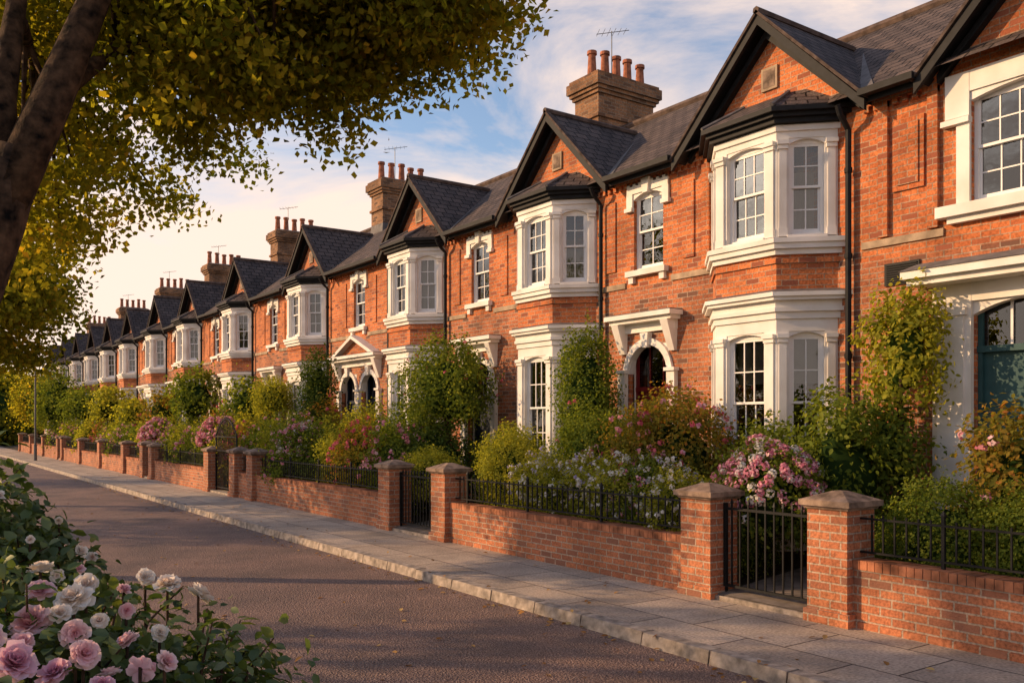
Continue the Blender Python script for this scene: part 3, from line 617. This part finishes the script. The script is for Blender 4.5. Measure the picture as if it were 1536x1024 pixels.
for k in range(6): shrub('box_hedge',(8.95,4.9-k*1.0,.75),(.5,.66,.78),'leaf_green',.035,.85,amp=.05,spikes=14)
shrub('rusty_shrub',(9.7,4.45,1.35),(.6,.62,.9),'leaf_rusty',.07,.9,['petal_pink'],10,.04,10,.05,T=TB,spikes=14)
shrub('rusty_shrub',(9.8,3.3,1.2),(.6,.6,.9),'leaf_rusty',.07,.7,T=TB,spikes=8)
shrub('climbing_shrub',(10.62,6.36,2.95),(.36,.48,.82),'leaf_bright',.075,1.15,T=TB,trunk=True,amp=.2,clr=.10,spikes=34,coref=.5,inner='leaf_green')
shrub('climbing_shrub',(10.5,6.5,1.7),(.34,.40,.75),'leaf_green',.07,1.0,T=TB,amp=.2,spikes=8,coref=.5)
shrub('laurel_bush',(10.0,6.85,1.35),(.65,.68,1.05),'leaf_green',.075,.9,T=TB,spikes=18)
shrub('pink_hydrangea',(9.1,7.3,1.14),(.58,.68,.68),'leaf_green',.06,.8,['petal_pink','petal_pink','petal_pink','petal_white'],280,.03,26,.05,amp=.06)
shrub('fern_bush',(9.0,8.0,.85),(.5,.42,.42),'leaf_bright',.06,.8,spikes=12)
shrub('rose_bush',(9.65,9.5,1.4),(.75,1.15,1.08),'leaf_rusty',.055,.95,['petal_red','petal_pink'],110,.04,8,.035,spikes=26)
shrub('spirea_bush',(10.1,8.1,1.2),(.6,.7,.85),'leaf_green',.06,.8,spikes=12)
shrub('column_bay_tree',(10.3,12.25,2.5),(.48,.56,1.30),'leaf_green',.055,.95,amp=.08,T=TA,trunk=True,spikes=18,coref=.6)
shrub('yellow_privet',(9.1,12.9,1.2),(.54,.78,.80),'leaf_bright',.04,.85,spikes=18)
shrub('viburnum_bush',(9.7,11.3,1.38),(.6,1.0,.95),'leaf_green',.05,.9,['petal_red'],16,.03,8,.03,spikes=18)
for (x,y,f,g) in ((8.95,12.0,'petal_lilac',1.0),(8.8,11.3,'petal_white',.98),(8.95,10.5,'petal_lilac',1.02),(8.75,9.75,'petal_white',1.0),(9.0,9.0,'petal_lilac',1.05),(8.7,8.5,'petal_white',.95),(9.2,10.9,'petal_pink',1.1),(8.9,9.4,'petal_pink',1.0)):
    shrub('flowering_perennials',(x,y,g-.12),(.40,.54,.62),R.choice(['leaf_green','leaf_bright','leaf_bright']),.035,.8,[f,'petal_white'],120,.032,7,.035,amp=.18,spikes=40)
shrub('box_hedge',(9.1,7.62,.55),(.55,.25,.5),'leaf_green',.035,.8,amp=.05)
shrub('box_hedge',(9.5,5.75,.5),(.9,.2,.5),'leaf_green',.035,.8,amp=.05)
shrub('small_ornamental_tree',(10.0,16.6,2.8),(.85,1.15,1.08),'leaf_green',.065,.75,['petal_red'],30,.03,8,.03,amp=.18,trunk=True,spikes=34,clr=.11,coref=.55)
shrub('laurel_bush',(9.8,16.9,1.2),(.8,1.2,.95),'leaf_dark',.07,.8,spikes=14)
shrub('laurel_bush',(10.2,14.4,1.05),(.5,.9,.78),'leaf_green',.06,.8,spikes=14)
shrub('yellow_privet',(8.95,15.5,.95),(.45,.9,.6),'leaf_bright',.045,.8,spikes=8)
kinds=[('leaf_green','petal_pink'),('leaf_rusty','petal_red'),('leaf_bright',None),('leaf_green',None),('leaf_green','petal_pink'),('leaf_bright',None)]
y=17.3;k=0
while y<62:
    m,f=kinds[k%6]; s=R.uniform(.88,1.18); sp=1.25+ (y-17)*.03
    h=R.uniform(.85,1.1)+(.15 if y<24 else 0)
    shrub('garden_shrub',(8.98+R.uniform(-.1,.3),y,1.0),(.6*s,.88*s,h),m,.06+ (y-17)*.0016,.8,f,90 if f else 0,.055,7,.045,spikes=12,amp=.15)
    if k%2==0 and y<50:
        m,f=kinds[(k+3)%6]; shrub('garden_shrub',(9.9,y+.6,1.2),(.6,1.0,R.uniform(1.1,1.45)),m,.075,.7,f,60 if f else 0,.055,7,.04,spikes=10)
    y+=sp*s; k+=1
shrub('pink_hydrangea',(8.95,22.2,1.35),(.55,.75,.72),'leaf_green',.07,.8,['petal_pink','petal_white'],150,.05,14,.07,amp=.06)
shrub('pink_hydrangea',(8.95,29.3,1.45),(.6,.8,.8),'leaf_green',.08,.8,['petal_pink'],170,.07,14,.08,amp=.06)
shrub('pink_hydrangea',(9.0,37.5,1.3),(.7,1.0,.9),'leaf_green',.08,.8,['petal_pink'],170,.08,14,.08,amp=.06)
shrub('conical_yew',(10.0,23.7,2.45),(.52,.56,1.75),'leaf_dark',.07,.95,amp=.05,coref=.65)
shrub('ball_topiary_tree',(9.8,26.8,2.85),(.6,.68,.62),'leaf_bright',.06,.9,trunk=True,amp=.05)
for (x,y,z,r,rz,m) in ((10.2,30.4,2.6,.8,.95,'leaf_green'),(10,36,3.0,1.0,1.05,'leaf_green'),(10,41,2.5,.95,.95,'leaf_rusty'),(9.6,45,2.4,.8,.8,'leaf_bright'),(9.5,50,2.9,1.1,1.0,'leaf_bright'),(9.4,56.8,2.9,1.2,1.1,'leaf_green'),(8.9,63,3.3,1.5,2.1,'leaf_green'),(8.7,71,3.5,1.8,2.2,'leaf_tree')):
    shrub('small_garden_tree',(x,y,z),(r*.85,r,rz),m,.1+y*.001,.8,trunk=True,amp=.14,spikes=10)
fo=Fol()
for k in range(26):
    x=R.uniform(-5,30); y=R.uniform(92,120); h=R.uniform(3,4.6); c=(x,y,h*.7+.3); core(fo,c,(3.2,3.2,h),'leaf_dark',.8); blob(fo,c,(3.4,3.4,h),130,18,.5,.4,'leaf_tree',amp=.15)
fo.build('distant_trees')
# ------------------------------------------------------------ street trees
def tree(name,trunkpts,trad,limbs,E,ncl,per,leaf,clr,seed,T=TA,cut=None):
    rr=random.Random(seed); Eo=empty(name); mb=MB(); mb.tube(trunkpts,trad,'bark',14); fo=Fol()
    nodes=[]
    for pts,r0 in limbs:
        n=len(pts); mb.tube(pts,[r0*(1-.75*i/(n-1)) for i in range(n)],'bark',9)
        for i in range(1,n):
            for t in (0,.5): nodes.append(tuple(np.array(pts[i-1])*(1-t)+np.array(pts[i])*t))
        nodes.append(pts[-1])
    P=[];guard=0
    while len(P)<ncl and guard<400000:
        guard+=1; c,r=rr.choice(E); d=NR.normal(size=3); d/=np.linalg.norm(d); q=np.array(c)+d*np.array(r)*(rr.random()**.45)*(1+.10*math.sin(d[0]*7+seed)+.10*math.sin(d[1]*9+d[2]*6))
        if cut and cut(q): continue
        P.append(q)
    P=np.array(P); nd=np.array(nodes)
    for q in P[::3]:
        dist=np.linalg.norm(nd-q,axis=1); j=nd[dist.argmin()]
        if dist.min()<2.2:
            mid=(q+j)/2+np.array([0,0,.08]); mb.tube([tuple(j),tuple(mid),tuple(q)],[.022,.013,.005],'bark',4)
    base=NR.uniform(0,.5,len(P)); X=np.repeat(P,per,0)+np.clip(NR.normal(size=(len(P)*per,3)),-1.9,1.9)*clr*np.array([1,1,.6])
    rn=np.clip(np.repeat(base,per)+NR.uniform(0,.5,len(X)),0,1)
    fo.add(X,NR.normal(size=X.shape)*.8+np.array([-.5,.35,.4]),leaf,T,'leaf_tree',rn,.5)
    mb.build('trunk',Eo,smooth=True,merge=True); fo.build('crown',Eo)
    return Eo
E1=[((.6,6.0,5.7),(3.1,3.2,2.2)),((2.3,5.6,5.6),(1.7,1.6,1.15)),((1.0,7.6,4.7),(1.3,1.6,1.5)),((1.95,6.1,4.8),(1.1,1.2,.75)),((2.9,5.4,5.1),(.8,.8,.6))]
limbs=[([(.45,5.6,3.1),(.75,5.5,3.9),(1.0,5.5,4.6),(1.7,5.6,5.3),(2.6,5.5,5.9)],.13),
       ([(.5,5.6,3.2),(.52,5.65,3.9),(.62,5.8,4.6),(.9,6.4,5.6)],.10),
       ([(.4,5.6,3.0),(.2,5.4,4.2),(-.2,5.2,5.4),(-.6,4.8,6.6)],.11),
       ([(.75,5.5,3.9),(1.2,6.1,4.5),(1.9,6.7,4.9),(2.5,7.0,5.1)],.055),
       ([(1.0,5.5,4.6),(1.6,5.4,4.95),(2.3,5.2,5.1),(3.2,5.0,5.4)],.055),
       ([(.62,5.8,4.4),(.8,6.8,4.6),(1.1,7.8,4.8)],.05)]
tree('street_tree',[(-.15,5.7,-.05),(-.08,5.7,.5),(.08,5.65,1.6),(.30,5.62,2.6),(.48,5.6,3.2),(.6,5.57,3.6)],[.30,.22,.18,.165,.155,.12],limbs,E1,740,125,.058,.15,3,cut=lambda q:(q[0]*.5766+q[1]*.817)<5.4 and q[0]<1.25 and q[2]<4.9)
E2=[((.9,16.2,4.7),(2.0,2.3,1.6)),((1.3,15.5,3.9),(1.2,1.5,1.1))]
tree('street_tree',[(-.8,16.5,-.05),(-.75,16.5,1.5),(-.6,16.4,3)],[.28,.2,.17],[([(-.6,16.4,2.9),(0,16.3,4),(1,16,5.3)],.12),([(-.6,16.4,2.9),(-.3,16.8,4.2),(.2,17.2,5.5)],.12)],E2,340,80,.085,.2,5)
E3=[((-.2,30,5.0),(2.4,2.8,2.4))]
tree('street_tree',[(-.8,30,-.05),(-.75,30,1.5),(-.6,30,3)],[.28,.2,.17],[([(-.6,30,2.9),(0,30,4),(.6,30,5.5)],.12)],E3,200,60,.14,.3,8)
for (tx,ty,th,nc) in ((-13,21,12.5,55),(-14,35,13.5,130),(-14,52,13,130)):  # out-of-view trees, added for window reflections and dappled shade on the road
    tree('offscreen_tree',[(tx,ty,-.05),(tx,ty,2),(tx+.1,ty,5.5)],[.32,.25,.2],[([(tx+.1,ty,5.3),(tx+.3,ty+.2,7.5),(tx+.1,ty,th-1.5)],.16),([(tx+.1,ty,5.3),(tx-1,ty-1,7.5),(tx-1.6,ty-1.3,9)],.12),([(tx+.1,ty,5.3),(tx+1,ty+1,7.5),(tx+1.6,ty+1.3,9)],.12)],[((tx,ty,th*.74),(2.4,2.6,th*.26))],nc,40,.2,.33,ty)
# ------------------------------------------------------------ foreground roses
def fg_bush(name,parts,leaf,mat,roses,dens=1.0):
    E=empty(name); fo=Fol(); mb=MB()
    for c,r,ncl in parts:
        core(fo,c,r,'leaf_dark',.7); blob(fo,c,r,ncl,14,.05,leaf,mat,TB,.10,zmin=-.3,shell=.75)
        for k in range(26):
            d=Vector((R.gauss(0,1),R.gauss(0,1),abs(R.gauss(0,1))+.5)).normalized(); p=Vector(c)+Vector((d.x*r[0],d.y*r[1],d.z*r[2])); q=p+Vector((d.x,d.y,d.z*.6))*R.uniform(.06,.2)
            mb.tube([tuple(Vector((c[0],c[1],c[2]*.6))),tuple(p),tuple(q)],[.008,.004,.002],'bark',5)
            n=9; tt=np.linspace(.0,1,n)[:,None]; pts=np.array(p)+(np.array(q)-np.array(p))*tt
            fo.add(pts,np.tile(np.array([d.x,d.y,.8]),(n,1)),leaf,TB,mat,np.clip(.4+.6*NR.random(n),0,1),.5)
    rf=Fol()
    for (p,s,mt) in roses:
        d=np.array([[ -p[0]*.25+.05,-p[1]*.3,1.0]])
        rf.add(np.array([p]),d,s,R.choice(ROSES),mt,None,.45)
        mb.tube([(p[0],p[1],p[2]-.25),(p[0],p[1],p[2]+.005)],[.004,.004],'bark',5)
        n=8; fo.add(np.array([p])-np.array([0,0,.03])+NR.normal(size=(n,3))*np.array([.035,.035,.012]),np.tile([[0,0,1.]],(n,1)),leaf*.8,TB,mat,None,.5)
    fo.build('leaves',E); mb.build('stems',E); rf.build('blooms',E,smooth=True); return E
rs=[((.646,2.60,1.64),.045,'rose_cream'),((.72,2.56,1.61),.042,'rose_cream'),((.60,2.66,1.66),.038,'rose_cream'),((.379,2.425,1.66),.048,'rose_cream'),((.311,2.47,1.68),.050,'rose_pink'),((.465,2.24,1.58),.048,'rose_pink'),((.222,2.17,1.58),.052,'rose_mauve'),((.467,2.118,1.545),.044,'rose_mauve'),((.412,2.157,1.53),.046,'rose_pink'),((.278,2.374,1.62),.050,'rose_pink'),((.33,2.62,1.71),.034,'rose_cream'),((.52,2.55,1.65),.03,'rose_pink'),((.36,2.28,1.61),.038,'rose_pink'),((.30,2.15,1.55),.038,'rose_mauve'),((.42,2.50,1.68),.03,'rose_cream'),((.56,2.33,1.57),.026,'rose_cream'),((.25,2.28,1.60),.036,'rose_pink'),((.38,2.08,1.53),.036,'rose_mauve'),((.50,2.42,1.62),.026,'rose_pink'),((.45,2.8,1.68),.028,'rose_pink'),((.34,2.36,1.64),.034,'rose_cream'),((.42,2.33,1.62),.03,'rose_cream'),((.18,2.3,1.62),.04,'rose_pink'),((.53,2.16,1.54),.028,'rose_pink'),((.36,2.18,1.58),.034,'rose_pink')]
fg_bush('rose_bush',[((.3,2.6,.93),(.55,.6,.73),660),((.62,2.35,.85),(.36,.42,.66),380)],.044,'leaf_rose',rs)
rs2=[((.55,3.85,1.72),.024,'rose_cream'),((.6,3.7,1.61),.026,'rose_cream'),((.42,3.6,1.68),.026,'rose_cream'),((.5,3.55,1.55),.024,'rose_cream'),((.66,3.8,1.57),.024,'rose_cream'),((.35,3.9,1.82),.024,'rose_cream'),((.3,3.55,1.7),.026,'rose_pink')]
fg_bush('rose_bush',[((.1,4.1,1.05),(.62,.7,.86),520),((.45,3.9,.95),(.36,.42,.72),300)],.055,'leaf_rose',rs2)
# ------------------------------------------------------------ litter
fo=Fol(); n=520; x=np.where(NR.random(n)<.55,NR.normal(6.02,.13,n),NR.uniform(1.4,8.0,n)); y=2+38*NR.random(n)**1.4
z=np.where(x<6.17,-.108,.016); fo.add(np.stack([x,y,z],1),np.tile(np.array([0,0,1.]),(n,1)),.075,TB,'litter',None,.25); fo.build('fallen_leaves')
# ------------------------------------------------------------ lamp post
E=empty('street_lamp'); mb=MB(); lx,ly=6.75,55.6
mb.tube([(lx,ly,0),(lx,ly,.9),(lx,ly,.9),(lx,ly,5.2)],[.09,.085,.06,.045],'steel',12); mb.tube([(lx,ly,5.2),(lx-.2,ly,5.4),(lx-.6,ly,5.45)],[.04,.035,.03],'steel',8); mb.build('column',E)
mb=MB(); mb.prism([(lx-1.1,ly-.1),(lx-.55,ly-.12),(lx-.55,ly+.12),(lx-1.1,ly+.1)],5.42,[(lx-1.0,ly-.06),(lx-.6,ly-.08),(lx-.6,ly+.08),(lx-1.0,ly+.06)],5.52,'steel'); mb.box(lx-1.05,lx-.62,ly-.08,ly+.08,5.38,5.42,'lamp_glass'); mb.build('lantern',E)
# ------------------------------------------------------------ world, sun, camera
AZ=-50; EL=20
w=bpy.data.worlds.new('World'); scene.world=w; w.use_nodes=True; nt=w.node_tree; nt.nodes.clear()
sky=N(nt,'ShaderNodeTexSky',sky_type='NISHITA',sun_disc=False,sun_elevation=math.radians(EL),sun_rotation=math.radians(AZ),air_density=1.0,dust_density=1.2,ozone_density=1.4)
tint=mixc(nt,1.0,sky.outputs[0],(1.38,1.34,1.36),'MULTIPLY')
tc=N(nt,'ShaderNodeTexCoord'); mp=N(nt,'ShaderNodeMapping'); mp.inputs['Scale'].default_value=(1.3,1.3,3.4); mp.inputs['Rotation'].default_value=(0.1,.2,.6); L(nt,tc.outputs['Generated'],mp.inputs[0])
n=N(nt,'ShaderNodeTexNoise',i_Scale=2.2,i_Detail=9.0,i_Roughness=.6,i_Distortion=.5); L(nt,mp.outputs[0],n.inputs['Vector'])
sx=N(nt,'ShaderNodeSeparateXYZ'); L(nt,tc.outputs['Generated'],sx.inputs[0])
mr=N(nt,'ShaderNodeMapRange'); L(nt,sx.outputs[2],mr.inputs[0]); mr.inputs[1].default_value=0; mr.inputs[2].default_value=.5; mr.inputs[3].default_value=.32; mr.inputs[4].default_value=-.09
ad=N(nt,'ShaderNodeMath',operation='ADD'); L(nt,n.outputs[0],ad.inputs[0]); L(nt,mr.outputs[0],ad.inputs[1])
cr=ramp(nt,ad.outputs[0],[(.43,(0,0,0)),(.68,(.95,.95,.95))])
col=mixc(nt,cr.outputs[0],tint,(7.9,6.1,5.0))
bg=N(nt,'ShaderNodeBackground'); bg.inputs[1].default_value=.15; L(nt,col,bg.inputs[0]); o=N(nt,'ShaderNodeOutputWorld'); L(nt,bg.outputs[0],o.inputs[0])
ld=bpy.data.lights.new('sun','SUN'); ld.energy=5.0; ld.angle=math.radians(.5); ld.color=(1,.64,.33); lo=bpy.data.objects.new('sun',ld); COL.objects.link(lo)
sd=Vector((math.sin(math.radians(AZ))*math.cos(math.radians(EL)),math.cos(math.radians(AZ))*math.cos(math.radians(EL)),math.sin(math.radians(EL))))
lo.rotation_euler=sd.to_track_quat('Z','Y').to_euler(); lo.location=sd*50
cd=bpy.data.cameras.new('camera'); cd.sensor_width=36; cd.lens=31.15; cd.shift_y=.0794; cd.clip_start=.05; cd.clip_end=2000
co=bpy.data.objects.new('camera',cd); COL.objects.link(co); co.location=(0,0,2.1); co.rotation_euler=(math.radians(90),0,math.radians(-35.2)); scene.camera=co
